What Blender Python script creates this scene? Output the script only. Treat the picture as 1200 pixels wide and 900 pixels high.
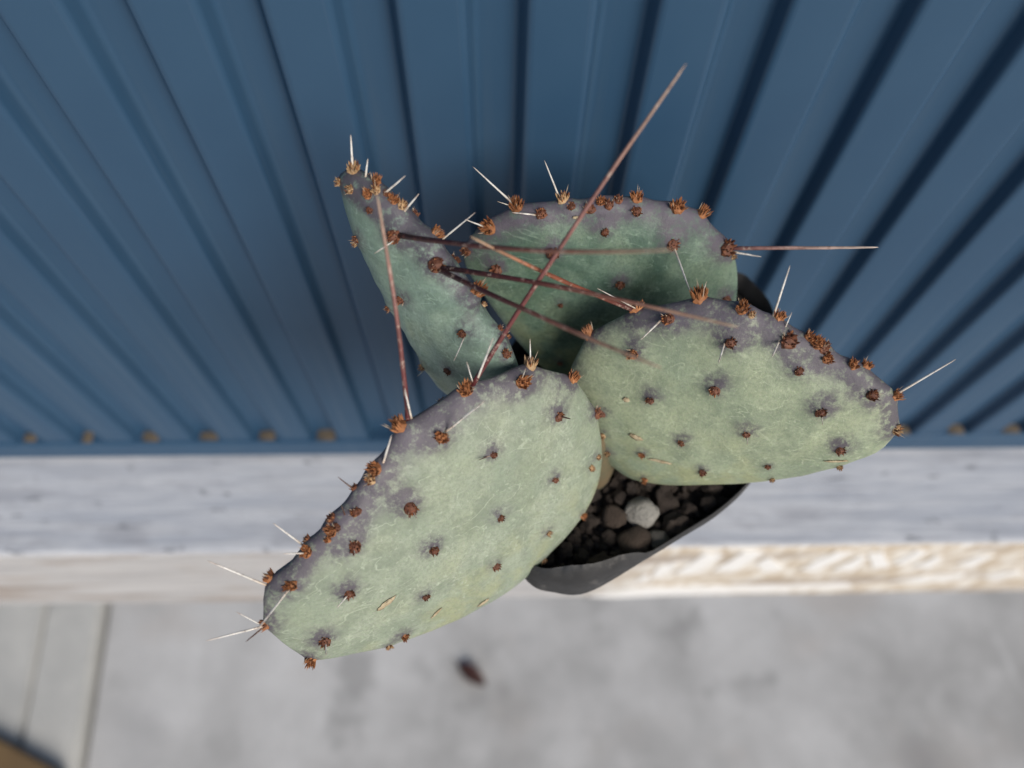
import bpy, bmesh, math, random
from mathutils import Vector, Matrix, noise
from mathutils.bvhtree import BVHTree

random.seed(7)
scene = bpy.context.scene
for o in list(bpy.data.objects):
    bpy.data.objects.remove(o)
COL = scene.collection

# ------------------------------------------------------------------ camera
# world: X along the wall, Y towards the wall, Z up; beam top is Z = 0
F = 900.0                      # focal length in photo pixels (1200 wide)
H = 0.36                       # lens height above the beam top
down_c = Vector((-15 / F, 455 / F, 1)).normalized()
sy = -0.008
X_c = Vector((1, sy, -(down_c.x + sy * down_c.y) / down_c.z)).normalized()
Z_c = -down_c
Y_c = Z_c.cross(X_c)
R = Matrix((X_c, Y_c, Z_c))
CAM = Vector((0, 0, H))
cam_data = bpy.data.cameras.new('camera')
cam = bpy.data.objects.new('camera', cam_data)
COL.objects.link(cam)
m3 = Matrix((R @ Vector((1, 0, 0)), R @ Vector((0, -1, 0)), R @ Vector((0, 0, -1)))).transposed()
cam.matrix_world = Matrix.Translation(CAM) @ m3.to_4x4()
cam_data.sensor_width = 36
cam_data.lens = F / 1200 * 36
cam_data.clip_start = 0.01
cam_data.clip_end = 100
cam_data.dof.use_dof = True
cam_data.dof.focus_distance = 0.163
cam_data.dof.aperture_fstop = 8.6
scene.camera = cam

# ------------------------------------------------------------------ light
SUN_EL, SUN_AZ = math.radians(37), math.radians(148)   # azimuth from +Y clockwise: front right of the wall
world = bpy.data.worlds.new('World')
scene.world = world
world.use_nodes = True
wn = world.node_tree
wn.nodes.clear()
wo = wn.nodes.new('ShaderNodeOutputWorld')
bg = wn.nodes.new('ShaderNodeBackground')
sky = wn.nodes.new('ShaderNodeTexSky')
sky.sky_type = 'NISHITA'
sky.sun_disc = False
sky.sun_elevation = SUN_EL
sky.sun_rotation = SUN_AZ
bg.inputs['Strength'].default_value = 0.06
wn.links.new(sky.outputs[0], bg.inputs['Color'])
wn.links.new(bg.outputs[0], wo.inputs['Surface'])
sd = bpy.data.lights.new('sun', 'SUN')
sd.energy = 2.5
sd.angle = math.radians(32)
sd.color = (1.0, 0.93, 0.84)
sun = bpy.data.objects.new('sun', sd)
COL.objects.link(sun)
sdir = Vector((math.sin(SUN_AZ) * math.cos(SUN_EL), math.cos(SUN_AZ) * math.cos(SUN_EL), math.sin(SUN_EL)))
sun.rotation_euler = sdir.to_track_quat('Z', 'Y').to_euler()
sun.location = (0.6, -1, 1.5)
scene.view_settings.view_transform = 'Standard'
scene.view_settings.look = 'None'
scene.view_settings.gamma = 1
scene.view_settings.use_curve_mapping = False
scene.view_settings.exposure = 0.44


# ------------------------------------------------------------------ helpers
def ray(x, y):
    return R @ Vector(((x - 600) / F, (y - 450) / F, 1))


def at_depth(x, y, d):
    return CAM + ray(x, y) * d


def on_y(x, y, Y):
    r = ray(x, y)
    return CAM + r * (Y / r.y)


def on_z(x, y, Z):
    r = ray(x, y)
    return CAM + r * ((Z - H) / r.z)


def pix(p):
    c = R.transposed() @ (p - CAM)
    return 600 + F * c.x / c.z, 450 + F * c.y / c.z, c.z


def link(o, parent=None):
    COL.objects.link(o)
    if parent is not None:
        o.parent = parent
    return o


def mesh_obj(name, me, parent=None, loc=None, smooth=False):
    o = bpy.data.objects.new(name, me)
    if smooth:
        me.polygons.foreach_set('use_smooth', [True] * len(me.polygons))
    if loc is not None:
        o.location = loc
    return link(o, parent)


def from_bm(name, bm, mat=None, parent=None, loc=None, smooth=False):
    me = bpy.data.meshes.new(name)
    bm.normal_update()
    bm.to_mesh(me)
    bm.free()
    if mat:
        me.materials.append(mat)
    return mesh_obj(name, me, parent, loc, smooth)


def pydata(name, vs, fs, mat=None):
    me = bpy.data.meshes.new(name)
    me.from_pydata([tuple(v) for v in vs], [], fs)
    if mat:
        me.materials.append(mat)
    me.update()
    return me


def empty(name, loc):
    o = bpy.data.objects.new(name, None)
    o.empty_display_size = 0.02
    o.location = loc
    return link(o)


def tag(o, label=None, cat=None, group=None, kind=None):
    if label:
        o['label'] = label
    if cat:
        o['category'] = cat
    if group:
        o['group'] = group
    if kind:
        o['kind'] = kind
    return o


def box_bm(x0, x1, y0, y1, z0, z1, bm=None, bevel=0.0, seg=2):
    bm = bm or bmesh.new()
    r = bmesh.ops.create_cube(bm, size=1)
    for v in r['verts']:
        v.co = Vector(((x0 + x1) / 2 + v.co.x * (x1 - x0), (y0 + y1) / 2 + v.co.y * (y1 - y0), (z0 + z1) / 2 + v.co.z * (z1 - z0)))
    if bevel:
        es = list({e for v in r['verts'] for e in v.link_edges})
        bmesh.ops.bevel(bm, geom=es, offset=bevel, segments=seg, affect='EDGES', profile=0.5)
    return bm


class NT:
    """tiny node-tree writer"""
    def __init__(self, name):
        self.m = bpy.data.materials.new(name)
        self.m.use_nodes = True
        self.t = self.m.node_tree
        self.b = self.t.nodes['Principled BSDF']

    def n(self, typ, **kw):
        nd = self.t.nodes.new(typ)
        for k, v in kw.items():
            if k in nd.inputs.keys():
                self.set(nd.inputs[k], v)
            else:
                setattr(nd, k, v)
        return nd

    def set(self, inp, v):
        if isinstance(v, bpy.types.NodeSocket):
            self.t.links.new(v, inp)
        else:
            inp.default_value = v

    def coord(self, scale=(1, 1, 1), kind='Object', loc=(0, 0, 0), rot=(0, 0, 0)):
        tc = self.n('ShaderNodeTexCoord')
        mp = self.n('ShaderNodeMapping')
        self.t.links.new(tc.outputs[kind], mp.inputs[0])
        mp.inputs['Scale'].default_value = scale
        mp.inputs['Location'].default_value = loc
        mp.inputs['Rotation'].default_value = rot
        return mp.outputs[0]

    def noise(self, vec, scale=5, detail=4, rough=0.55, dist=0.0):
        nd = self.n('ShaderNodeTexNoise')
        self.t.links.new(vec, nd.inputs['Vector'])
        nd.inputs['Scale'].default_value = scale
        nd.inputs['Detail'].default_value = detail
        nd.inputs['Roughness'].default_value = rough
        nd.inputs['Distortion'].default_value = dist
        return nd.outputs['Fac']

    def ramp(self, fac, a, b, lo=0.0, hi=1.0):
        nd = self.n('ShaderNodeMapRange')
        nd.interpolation_type = 'SMOOTHSTEP'
        self.set(nd.inputs['Value'], fac)
        nd.inputs['From Min'].default_value = a
        nd.inputs['From Max'].default_value = b
        nd.inputs['To Min'].default_value = lo
        nd.inputs['To Max'].default_value = hi
        return nd.outputs[0]

    def mix(self, fac, a, b, mode='MIX'):
        nd = self.n('ShaderNodeMix')
        nd.data_type = 'RGBA'
        nd.blend_type = mode
        self.set(nd.inputs[0], fac)
        for i, c in ((6, a), (7, b)):
            if not isinstance(c, bpy.types.NodeSocket) and len(c) == 3:
                c = (*c, 1)
            self.set(nd.inputs[i], c)
        return nd.outputs[2]

    def math(self, op, a, b=0.5, c=None):
        nd = self.n('ShaderNodeMath')
        nd.operation = op
        self.set(nd.inputs[0], a)
        self.set(nd.inputs[1], b)
        if c is not None:
            self.set(nd.inputs[2], c)
        return nd.outputs[0]

    def attr(self, name):
        nd = self.n('ShaderNodeAttribute')
        nd.attribute_name = name
        return nd

    def bump(self, h, strength=0.3, dist=0.001):
        nd = self.n('ShaderNodeBump')
        nd.inputs['Strength'].default_value = strength
        nd.inputs['Distance'].default_value = dist
        self.set(nd.inputs['Height'], h)
        self.t.links.new(nd.outputs[0], self.b.inputs['Normal'])

    def out(self, color=None, rough=None, **kw):
        if color is not None:
            if not isinstance(color, bpy.types.NodeSocket) and len(color) == 3:
                color = (*color, 1)
            self.set(self.b.inputs['Base Color'], color)
        if rough is not None:
            self.set(self.b.inputs['Roughness'], rough)
        for k, v in kw.items():
            self.set(self.b.inputs[k.replace('_', ' ')], v)
        return self.m


# ------------------------------------------------------------------ materials of the setting
def mat_blue_metal():
    t = NT('blue_painted_steel')
    v = t.coord(kind='Object')
    n1 = t.noise(v, 9, 4)
    n2 = t.noise(t.coord((260, 260, 6)), 1, 3)
    c = t.mix(t.ramp(n1, .3, .7), (.026, .068, .130), (.034, .083, .150))
    c = t.mix(t.ramp(n2, .56, .8, 0, .18), c, (.16, .20, .25))
    c = t.mix(t.ramp(t.noise(t.coord((60, 60, 3), loc=(4, 0, 1)), 1, 5, .65), .52, .78, 0, .30), c, (.075, .115, .155))
    t.bump(t.noise(v, 420, 2), .04, .0005)
    return t.out(c, t.ramp(n1, .3, .75, .42, .52), Specular_IOR_Level=.35)


def mat_rust_dirt():
    t = NT('rusty_dirt')
    v = t.coord()
    n = t.noise(v, 260, 5, .7)
    t.bump(n, .8, .001)
    return t.out(t.mix(t.ramp(n, .35, .65), (.08, .07, .058), (.17, .13, .085)), .95)


def mat_concrete(name='worn_concrete', base=((.35, .345, .335), (.60, .595, .585)), marks=True):
    t = NT(name)
    v = t.coord()
    big = t.noise(v, 3.4, 5, .55, .4)
    mid = t.noise(v, 15, 6, .65)
    fine = t.noise(v, 240, 3, .7)
    c = t.mix(t.ramp(big, .32, .68), base[0], base[1])
    c = t.mix(t.ramp(mid, .35, .75, 0, .45), c, [b * 1.16 for b in base[1]])
    c = t.mix(t.ramp(t.noise(t.coord(loc=(3, 1, 0)), 9, 3), .60, .74, 0, .55), c, [b * .62 for b in base[0]])
    c = t.mix(t.ramp(t.noise(t.coord(loc=(7, 5, 0)), 6, 3), .56, .72, 0, .35), c, (.46, .41, .37))
    c = t.mix(t.ramp(fine, .3, .7, 0, .25), c, (.24, .24, .24))
    if marks:
        # pale scuffs: short scratches with a place of their own on the slab
        for (p, q, w, s) in marks_px:
            a, b = on_z(*p, FLOOR_Z), on_z(*q, FLOOR_Z)
            mid_p = (a + b) / 2
            ang = math.atan2(b.y - a.y, b.x - a.x)
            L = (b - a).length / 2
            tc = t.n('ShaderNodeTexCoord')
            sub = t.n('ShaderNodeVectorMath', operation='SUBTRACT')
            t.t.links.new(tc.outputs['Object'], sub.inputs[0])
            sub.inputs[1].default_value = (mid_p.x, mid_p.y, 0)
            rot = t.n('ShaderNodeVectorRotate')
            rot.rotation_type = 'Z_AXIS'
            rot.inputs['Angle'].default_value = -ang
            t.t.links.new(sub.outputs[0], rot.inputs['Vector'])
            sep = t.n('ShaderNodeSeparateXYZ')
            t.t.links.new(rot.outputs[0], sep.inputs[0])
            ex = t.ramp(t.math('ABSOLUTE', sep.outputs[0], 0), L * .1, L * 1.15, 1, 0)
            ey = t.ramp(t.math('ABSOLUTE', sep.outputs[1], 0), 0.0, w * 1.2, 1, 0)
            f = t.math('MULTIPLY', t.math('MULTIPLY', ex, ey), t.ramp(mid, .3, .6, .3, 1))
            c = t.mix(t.math('MULTIPLY', f, abs(s)), c, (.66, .66, .65) if s > 0 else (.16, .16, .17))
    t.bump(t.math('ADD', fine, mid), .25, .002)
    return t.out(c, .85)


def mat_wood():
    """whitewashed, weathered timber; sawn front where the paint is going"""
    t = NT('weathered_white_timber')
    g1 = t.noise(t.coord((13, 230, 230)), 1, 6, .66, .3)
    g2 = t.noise(t.coord((24, 460, 460)), 1, 5, .7, .1)
    blot = t.noise(t.coord((22, 60, 60)), 1, 5, .65)
    paint = t.mix(t.ramp(g1, .34, .62), (.44, .47, .53), (.60, .62, .66))
    paint = t.mix(t.ramp(g2, .46, .66, 0, .6), paint, (.33, .35, .40))
    paint = t.mix(t.ramp(blot, .50, .68, 0, .6), paint, (.34, .35, .39))
    nicks = t.noise(t.coord((60, 190, 190), loc=(2, 0, 1)), 1, 4, .6, .4)
    paint = t.mix(t.ramp(nicks, .62, .70, 0, .85), paint, (.17, .18, .21))
    # front face: bare tan sapwood showing through paint
    geo = t.n('ShaderNodeNewGeometry')
    sep = t.n('ShaderNodeSeparateXYZ')
    t.t.links.new(geo.outputs['Normal'], sep.inputs[0])
    front = t.ramp(t.math('MULTIPLY', sep.outputs[1], -1.0), .35, .8)
    pos = t.n('ShaderNodeSeparateXYZ')
    t.t.links.new(t.coord(), pos.inputs[0])
    fblot = t.noise(t.coord((10, 30, 34), loc=(1, 4, 2)), 1, 4, .55, .3)
    sawn = t.noise(t.coord((130, 10, 46), rot=(0, math.radians(38), 0)), 1, 3, .55, .3)
    fp = t.mix(t.ramp(g1, .35, .65), (.36, .355, .365), (.54, .53, .53))
    tan = t.mix(t.ramp(g2, .3, .7), (.28, .175, .085), (.42, .29, .17))
    cream = t.mix(t.ramp(sawn, .4, .62), (.56, .47, .36), (.78, .74, .68))
    right = t.ramp(pos.outputs[0], .02, .10)  # front brighter and warmer to the right: low sunlight put into the colour
    fcol = t.mix(right, fp, cream)
    band = t.math('MULTIPLY', t.ramp(pos.outputs[2], -.102, -.086), t.ramp(pos.outputs[2], -.045, -.066))
    inx = t.math('MULTIPLY', t.ramp(pos.outputs[0], -.16, -.09), t.ramp(pos.outputs[0], .24, .16))
    f1 = t.math('MULTIPLY', t.math('MULTIPLY', band, inx), t.ramp(fblot, .28, .44))
    fcol = t.mix(f1, fcol, tan)
    fcol = t.mix(t.ramp(t.noise(t.coord((9, 30, 38), loc=(9, 1, 1)), 1, 5, .6), .50, .64, 0, .75), fcol, (.30, .24, .20))
    c = t.mix(front, paint, fcol)
    t.bump(t.math('ADD', g1, g2), .35, .0012)
    return t.out(c, .75)


def mat_simple(name, col, rough=.7, col2=None, scale=80, bump=0, **kw):
    t = NT(name)
    n = t.noise(t.coord(), scale, 4, .6)
    c = t.mix(t.ramp(n, .32, .68), col, col2 or [x * .7 for x in col])
    if bump:
        t.bump(n, bump, .001)
    return t.out(c, rough, **kw)


FLOOR_Z = -0.72
marks_px = [((1156, 722), (1203, 822), .007, .55), ((233, 742), (222, 812), .012, .45),
            ((545, 640), (620, 900), .01, .0001), ((1055, 915), (1105, 880), .05, -.5),
            ((600, 745), (640, 752), .012, -.15), ((905, 715), (915, 726), .008, -.3), ((120, 880), (200, 850), .05, -.4)]
M_BLUE = mat_blue_metal()
M_RUST = mat_rust_dirt()
M_FLOOR = mat_concrete()
M_SLAB = mat_concrete('pale_concrete', ((.44, .44, .42), (.60, .59, .55)), False)
M_WOOD = mat_wood()
M_WHITE = mat_simple('sun_patch_white', (.88, .87, .86), .6, (.82, .81, .79), 120, .2)  # bright colour for the sunlit patches on the beam front
M_PLY = mat_simple('brown_board', (.13, .08, .036), .7, (.18, .115, .05), 30, .2)


def mat_pot():
    t = NT('dusty_black_plastic')
    v = t.coord()
    c_ = t.mix(t.ramp(t.noise(v, 70, 4), .35, .65), (.020, .020, .021), (.034, .034, .036))
    c_ = t.mix(t.ramp(t.noise(t.coord(loc=(1, 2, 0)), 260, 5, .7), .55, .75, 0, .7), c_, (.10, .095, .09))
    t.bump(t.noise(v, 130, 3), .35, .0012)
    return t.out(c_, t.ramp(t.noise(v, 200, 3), .3, .7, .38, .65))


M_BLACK = mat_pot()

# ------------------------------------------------------------------ floor
YW = on_z(600, 533, 0).y           # face of the wall
YF = on_z(600, 645, 0).y           # front edge of the beam
j0, j1 = on_z(128, 716, FLOOR_Z), on_z(100, 900, FLOOR_Z)
jx = (j0.x + j1.x) / 2
jslope = (j1.x - j0.x) / (j1.y - j0.y)


def joint_x(y):
    return j0.x + (y - j0.y) * jslope


def slab(name, pts, z, th, mat, bevel):
    bm = bmesh.new()
    lo = [bm.verts.new((p[0], p[1], z - th)) for p in pts]
    hi = [bm.verts.new((p[0], p[1], z)) for p in pts]
    n = len(pts)
    bm.faces.new(list(reversed(lo)))
    bm.faces.new(hi)
    for i in range(n):
        bm.faces.new((lo[i], lo[(i + 1) % n], hi[(i + 1) % n], hi[i]))
    bmesh.ops.recalc_face_normals(bm, faces=bm.faces)
    top = [e for e in bm.edges if all(v.co.z > z - 1e-6 for v in e.verts)]
    bmesh.ops.bevel(bm, geom=top, offset=bevel, segments=2, affect='EDGES')
    return from_bm(name, bm, mat)


tag(slab('floor', [(joint_x(-9), -9), (9, -9), (9, 6), (joint_x(6), 6)], FLOOR_Z, .1, M_FLOOR, .003), kind='structure')
k0, k1 = on_z(58, 716, FLOOR_Z), on_z(50, 860, FLOOR_Z)
kslope = (k1.x - k0.x) / (k1.y - k0.y)


def joint2_x(y):
    return k0.x + (y - k0.y) * jslope


tag(slab('pavement', [(joint2_x(-9), -9), (joint_x(-9) - .007, -9), (joint_x(6) - .007, 6), (joint2_x(6), 6)], FLOOR_Z + .010, .1, M_SLAB, .005), kind='structure')
tag(slab('pavement', [(-9, -9), (joint2_x(-9) - .002, -9), (joint2_x(6) - .002, 6), (-9, 6)], FLOOR_Z + .010, .1, M_SLAB, .004), kind='structure')
g = box_bm(-12, 12, -12, 9, FLOOR_Z - .3, FLOOR_Z - .099)
tag(from_bm('ground', g, M_FLOOR), kind='structure')

# ------------------------------------------------------------------ corrugated wall
PITCH, RD, RUN, PANEL = .0276, .0052, .0019, .0142
LEDGE = .021
wall = empty('corrugated_wall', (0, YW, FLOOR_Z))
tag(wall, 'blue painted corrugated metal wall behind the potted cactus', 'wall')
prof = []


def arc_corner(p0, p1, p2, r=.0016, n=6):
    """round a profile corner"""
    a = (p0 - p1).normalized() * r + p1
    b = (p2 - p1).normalized() * r + p1
    return [(a * (1 - k / n) ** 2 + p1 * 2 * (k / n) * (1 - k / n) + b * (k / n) ** 2) for k in range(n + 1)]


c = [Vector((0, 0)), Vector((PANEL, 0)), Vector((PANEL + RUN, RD)), Vector((PITCH - RUN, RD)), Vector((PITCH, 0)), Vector((PITCH + .004, 0))]
prof = [Vector((0.0016, 0))]
for i in (1, 2, 3, 4):
    prof += arc_corner(c[i - 1], c[i], c[i + 1])
prof[-1] = Vector((PITCH + .0016, 0))
WALL_TOP = 1.55
rib_me = {}
prof[-1] = Vector((PITCH + .0016, 0))
vs = [(p.x, p.y, z) for z in (LEDGE - .001, .3, .8, WALL_TOP) for p in prof]
n = len(prof)
fs = [(r * n + i, r * n + i + 1, (r + 1) * n + i + 1, (r + 1) * n + i) for r in range(3) for i in range(n - 1)]
rib = pydata('rib_panel', vs, fs, M_BLUE)
rib.polygons.foreach_set('use_smooth', [True] * len(rib.polygons))
RX0 = .0074        # right edge of a recess, read off the top of the photograph
dirt_bm = None
for k in range(-44, 46):
    x0 = RX0 + k * PITCH
    mesh_obj('rib_panel', rib, wall, (x0, 0, -FLOOR_Z))
from_bm('backing_panel', box_bm(-1.3, 1.35, RD + .0015, .02, -FLOOR_Z - .004, WALL_TOP - FLOOR_Z + .01), M_BLUE, wall, (0, 0, 0))
for px0 in (-.95, .98):           # posts that carry the panel and the beam, beyond the frame
    from_bm('post', box_bm(px0, px0 + .06, -.005, .055, 0, -FLOOR_Z - .1), M_BLUE, wall, (0, 0, 0))
fl = box_bm(-1.3, 1.35, -.0014, RD + .002, -FLOOR_Z + .005, -FLOOR_Z + LEDGE, bevel=.0012)
from_bm('sill_flashing', fl, M_BLUE, wall, (0, 0, 0))
# rusty dirt caught in the pocket at the foot of each recess
for k in range(-16, 15):
    cx = RX0 + k * PITCH - (PITCH - PANEL) / 2
    rnd = random.Random(k * 13 + 5)
    if rnd.random() < .2:
        continue
    bm = bmesh.new()
    w, dd = .0056 * rnd.uniform(.45, 1.08), .0028 * rnd.uniform(.6, 1)
    gx, gy = 12, 6
    grid = []
    for a in range(gx + 1):
        for b in range(gy + 1):
            u, v = a / gx * 2 - 1, b / gy * 2 - 1
            hgt = .0016 * rnd.uniform(.6, 1) * max(0, 1 - u ** 4) * (1 - .5 * (1 - v) / 2)
            grid.append(bm.verts.new((u * w, v * dd, hgt - .0002)))
    for a in range(gx):
        for b in range(gy):
            i = a * (gy + 1) + b
            bm.faces.new((grid[i], grid[i + gy + 1], grid[i + gy + 2], grid[i + 1]))
    from_bm('rust_patch', bm, M_RUST, wall, (cx + rnd.uniform(-.0012, .0012), .0024, -FLOOR_Z + LEDGE), True)

# ------------------------------------------------------------------ timber beam
BEAM_H = .112
beam = empty('timber_beam', (0, YF, -BEAM_H))
tag(beam, 'weathered white painted timber beam along the foot of the blue wall', 'beam')
bm = bmesh.new()
YB = YW + RD + .0016
NX = 260
BX0, BX1 = -1.25, 1.3


def beam_ring(x):
    pts = []
    r = .0022
    corners = [(YB, -BEAM_H), (YF, -BEAM_H), (YF, 0), (YB, 0)]
    loop = [(YB, -BEAM_H), (YF + r, -BEAM_H), (YF + r * .3, -BEAM_H + r * .3), (YF, -BEAM_H + r), (YF, -BEAM_H * .8), (YF, -BEAM_H * .55), (YF, -BEAM_H * .3), (YF, -r), (YF + r * .3, -r * .3), (YF + r, 0), (YF + .02, 0), (YF + .035, 0), (YB, 0)]
    for (y, z) in loop:
        if y < YB - .001:
            nz = noise.noise(Vector((x * 22, y * 50, z * 50 + 3))) * .0002 + noise.noise(Vector((x * 120, y * 200, z * 200))) * .0001
            y += nz
            if z > -r * 1.5 and y < YF + .003:
                z += noise.noise(Vector((x * 60, 1, 5))) * .0008
            if z < -BEAM_H + r * 1.5:
                z += noise.noise(Vector((x * 14, 4, 5))) * .0022
        pts.append((x, y - YF, z + BEAM_H))
    return pts


rings = []
for i in range(NX + 1):
    u = i / NX * 2 - 1
    x = (BX0 + BX1) / 2 + (BX1 - BX0) / 2 * (.35 * u + .65 * u ** 3)
    rings.append([bm.verts.new(p) for p in beam_ring(x)])
for i in range(NX):
    a, b = rings[i], rings[i + 1]
    for j in range(len(a)):
        k = (j + 1) % len(a)
        bm.faces.new((a[j], a[k], b[k], b[j]))
bm.faces.new(list(rings[0]))
bm.faces.new(list(reversed(rings[-1])))
bmesh.ops.recalc_face_normals(bm, faces=bm.faces)
from_bm('timber', bm, M_WOOD, beam, (0, 0, 0), True).data.set_sharp_from_angle(angle=.35)
# patches of low sun on the front, put in as thin white shapes
sun_patches = [[(790, 672), (828, 648), (848, 650), (812, 673)], [(836, 668), (872, 646), (896, 646), (862, 669)],
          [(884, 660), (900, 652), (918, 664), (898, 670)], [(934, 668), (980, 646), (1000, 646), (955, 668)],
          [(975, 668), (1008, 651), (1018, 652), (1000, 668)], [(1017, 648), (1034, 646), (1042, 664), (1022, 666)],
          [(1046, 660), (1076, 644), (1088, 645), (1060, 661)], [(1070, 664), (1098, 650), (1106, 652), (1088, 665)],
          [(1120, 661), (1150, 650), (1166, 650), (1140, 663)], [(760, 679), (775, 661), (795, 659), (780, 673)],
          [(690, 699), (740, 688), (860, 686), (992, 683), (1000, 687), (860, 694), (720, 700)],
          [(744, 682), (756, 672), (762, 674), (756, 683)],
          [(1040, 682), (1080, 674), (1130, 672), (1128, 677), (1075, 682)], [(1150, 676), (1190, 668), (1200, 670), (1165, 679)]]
for poly in sun_patches:
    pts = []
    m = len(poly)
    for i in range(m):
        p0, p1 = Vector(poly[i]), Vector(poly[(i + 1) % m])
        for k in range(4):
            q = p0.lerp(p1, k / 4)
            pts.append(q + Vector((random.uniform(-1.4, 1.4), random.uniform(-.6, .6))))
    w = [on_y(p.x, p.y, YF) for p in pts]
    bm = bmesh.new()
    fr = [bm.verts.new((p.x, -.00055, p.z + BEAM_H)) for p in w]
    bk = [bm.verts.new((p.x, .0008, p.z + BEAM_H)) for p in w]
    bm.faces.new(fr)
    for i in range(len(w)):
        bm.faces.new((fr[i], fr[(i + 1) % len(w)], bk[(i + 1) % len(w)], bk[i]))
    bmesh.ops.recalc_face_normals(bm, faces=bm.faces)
    from_bm('sun_patch', bm, M_WHITE, beam, (0, 0, 0))

# ------------------------------------------------------------------ things on the floor
# dry leaf
lc = on_z(553, 791, FLOOR_Z)
la, lb = on_z(538, 779, FLOOR_Z), on_z(569, 803, FLOOR_Z)
L = (lb - la).length
leaf = empty('dry_leaf', (lc.x, lc.y, FLOOR_Z))
tag(leaf, 'small curled dark red-brown dead leaf lying on the concrete floor', 'leaf')
leaf.rotation_euler = (0, 0, math.atan2(lb.y - la.y, lb.x - la.x))
M_LEAF = mat_simple('dead_leaf', (.075, .028, .022), .6, (.03, .014, .012), 90, .3)
bm = bmesh.new()
rows = []
for i in range(13):
    u = i / 12
    w = .30 * L * math.sin(math.pi * min(1, u * .94 + .04)) ** .8
    row = []
    for j in range(7):
        v = j / 6 * 2 - 1
        row.append(bm.verts.new((L * (u - .5), w * v * .72, .0012 + abs(v) ** 1.6 * w * .7 + .004 * math.sin(u * 3.1) + .0006 * math.sin(u * 30 + v * 5))))
    rows.append(row)
for i in range(12):
    for j in range(6):
        bm.faces.new((rows[i][j], rows[i + 1][j], rows[i + 1][j + 1], rows[i][j + 1]))
ob = from_bm('blade', bm, M_LEAF, leaf, (0, 0, 0), True)
sm = ob.modifiers.new('thick', 'SOLIDIFY')
sm.thickness = .0006


def tube(pts, rads, sides=7, cap=True):
    vs, fs = [], []
    for i, p in enumerate(pts):
        d = (pts[min(i + 1, len(pts) - 1)] - pts[max(i - 1, 0)]).normalized()
        a = d.cross(Vector((0.31, .2, .93)))
        if a.length < 1e-4:
            a = d.cross(Vector((1, 0, 0)))
        a.normalize()
        b = d.cross(a)
        for k in range(sides):
            t = 2 * math.pi * k / sides
            vs.append(p + (a * math.cos(t) + b * math.sin(t)) * rads[i])
    for i in range(len(pts) - 1):
        for k in range(sides):
            k2 = (k + 1) % sides
            fs.append((i * sides + k, i * sides + k2, (i + 1) * sides + k2, (i + 1) * sides + k))
    if cap:
        fs.append(tuple(reversed(range(sides))))
        fs.append(tuple((len(pts) - 1) * sides + k for k in range(sides)))
    return vs, fs


v_, f_ = tube([Vector((-L * .78, .002, .002)), Vector((-L * .6, 0, .002)), Vector((-L * .42, 0, .003))], [.0006, .0008, .001])
mesh_obj('leaf_stalk', pydata('leaf_stalk', v_, f_, M_LEAF), leaf, (0, 0, 0), True)

# brown board lying on the pale slab, only its corner in view
p0, p1 = on_z(-4, 866, FLOOR_Z + .03), on_z(62, 902, FLOOR_Z + .03)
bd = p1 - p0
board = empty('brown_board', (p1.x, p1.y, FLOOR_Z + .012))
tag(board, 'brown wooden board lying on the pale concrete slab beside the floor joint', 'board')
board.rotation_euler = (0, 0, math.atan2(bd.y, bd.x))
for k in range(3):
    from_bm('board_plank', box_bm(-.62, .012 - .004 * k, -.062 * k - .06, -.062 * k, 0, .018, bevel=.002), M_PLY, board, (0, 0, 0))
for xx in (-.5, -.08):
    pass

# ------------------------------------------------------------------ pot
rim_px = [(862, 322), (880, 333), (903, 362), (911, 410), (906, 480), (893, 540), (875, 572), (840, 604), (800, 629), (745, 662), (690, 691), (650, 691), (619, 680), (585, 630), (568, 560), (566, 490), (590, 420), (640, 360), (720, 325), (800, 312)]
RIM_Z = .171


def catmull(pts, per=6):
    out = []
    n = len(pts)
    for i in range(n):
        p0, p1, p2, p3 = pts[i - 1], pts[i], pts[(i + 1) % n], pts[(i + 2) % n]
        for k in range(per):
            t = k / per
            out.append(.5 * ((2 * p1) + (p2 - p0) * t + (2 * p0 - 5 * p1 + 4 * p2 - p3) * t * t + (3 * p1 - p0 - 3 * p2 + p3) * t ** 3))
    return out


rim = catmull([on_z(x, y, RIM_Z) for x, y in rim_px], 6)
RC = sum(rim, Vector()) / len(rim)
BASE_C = Vector((.040, .1125, 0))
pot = empty('plant_pot', BASE_C)
tag(pot, 'deep black plastic nursery pot standing on the white timber beam', 'pot')
NRIM = len(rim)
bm = bmesh.new()


def pot_loop(f, inner=0.0, dz=0.0):
    """f = 0 base .. 1 rim"""
    out = []
    for i, p in enumerate(rim):
        d = p - RC
        a = math.atan2(d.y, d.x)
        bp = BASE_C + Vector((math.cos(a), math.sin(a), 0)) * .0255
        q = bp.lerp(p, f ** 1.15)
        q.z = f * RIM_Z + dz
        ctr = BASE_C.lerp(RC, f)
        rad = (q - ctr)
        rad.z = 0
        wob = noise.noise(Vector((math.cos(a) * 2.2, math.sin(a) * 2.2, f * 4))) * .0012 * f
        q = q + rad.normalized() * (wob - inner)
        out.append(q - BASE_C)
    return out


def loops_to_mesh(loops, close_first=False, close_last=False):
    bm = bmesh.new()
    L_ = [[bm.verts.new(p) for p in lp] for lp in loops]
    for a, b in zip(L_, L_[1:]):
        for i in range(len(a)):
            k = (i + 1) % len(a)
            bm.faces.new((a[i], a[k], b[k], b[i]))
    if close_first:
        bm.faces.new(list(reversed(L_[0])))
    if close_last:
        bm.faces.new(L_[-1])
    bmesh.ops.recalc_face_normals(bm, faces=bm.faces)
    return bm


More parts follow.
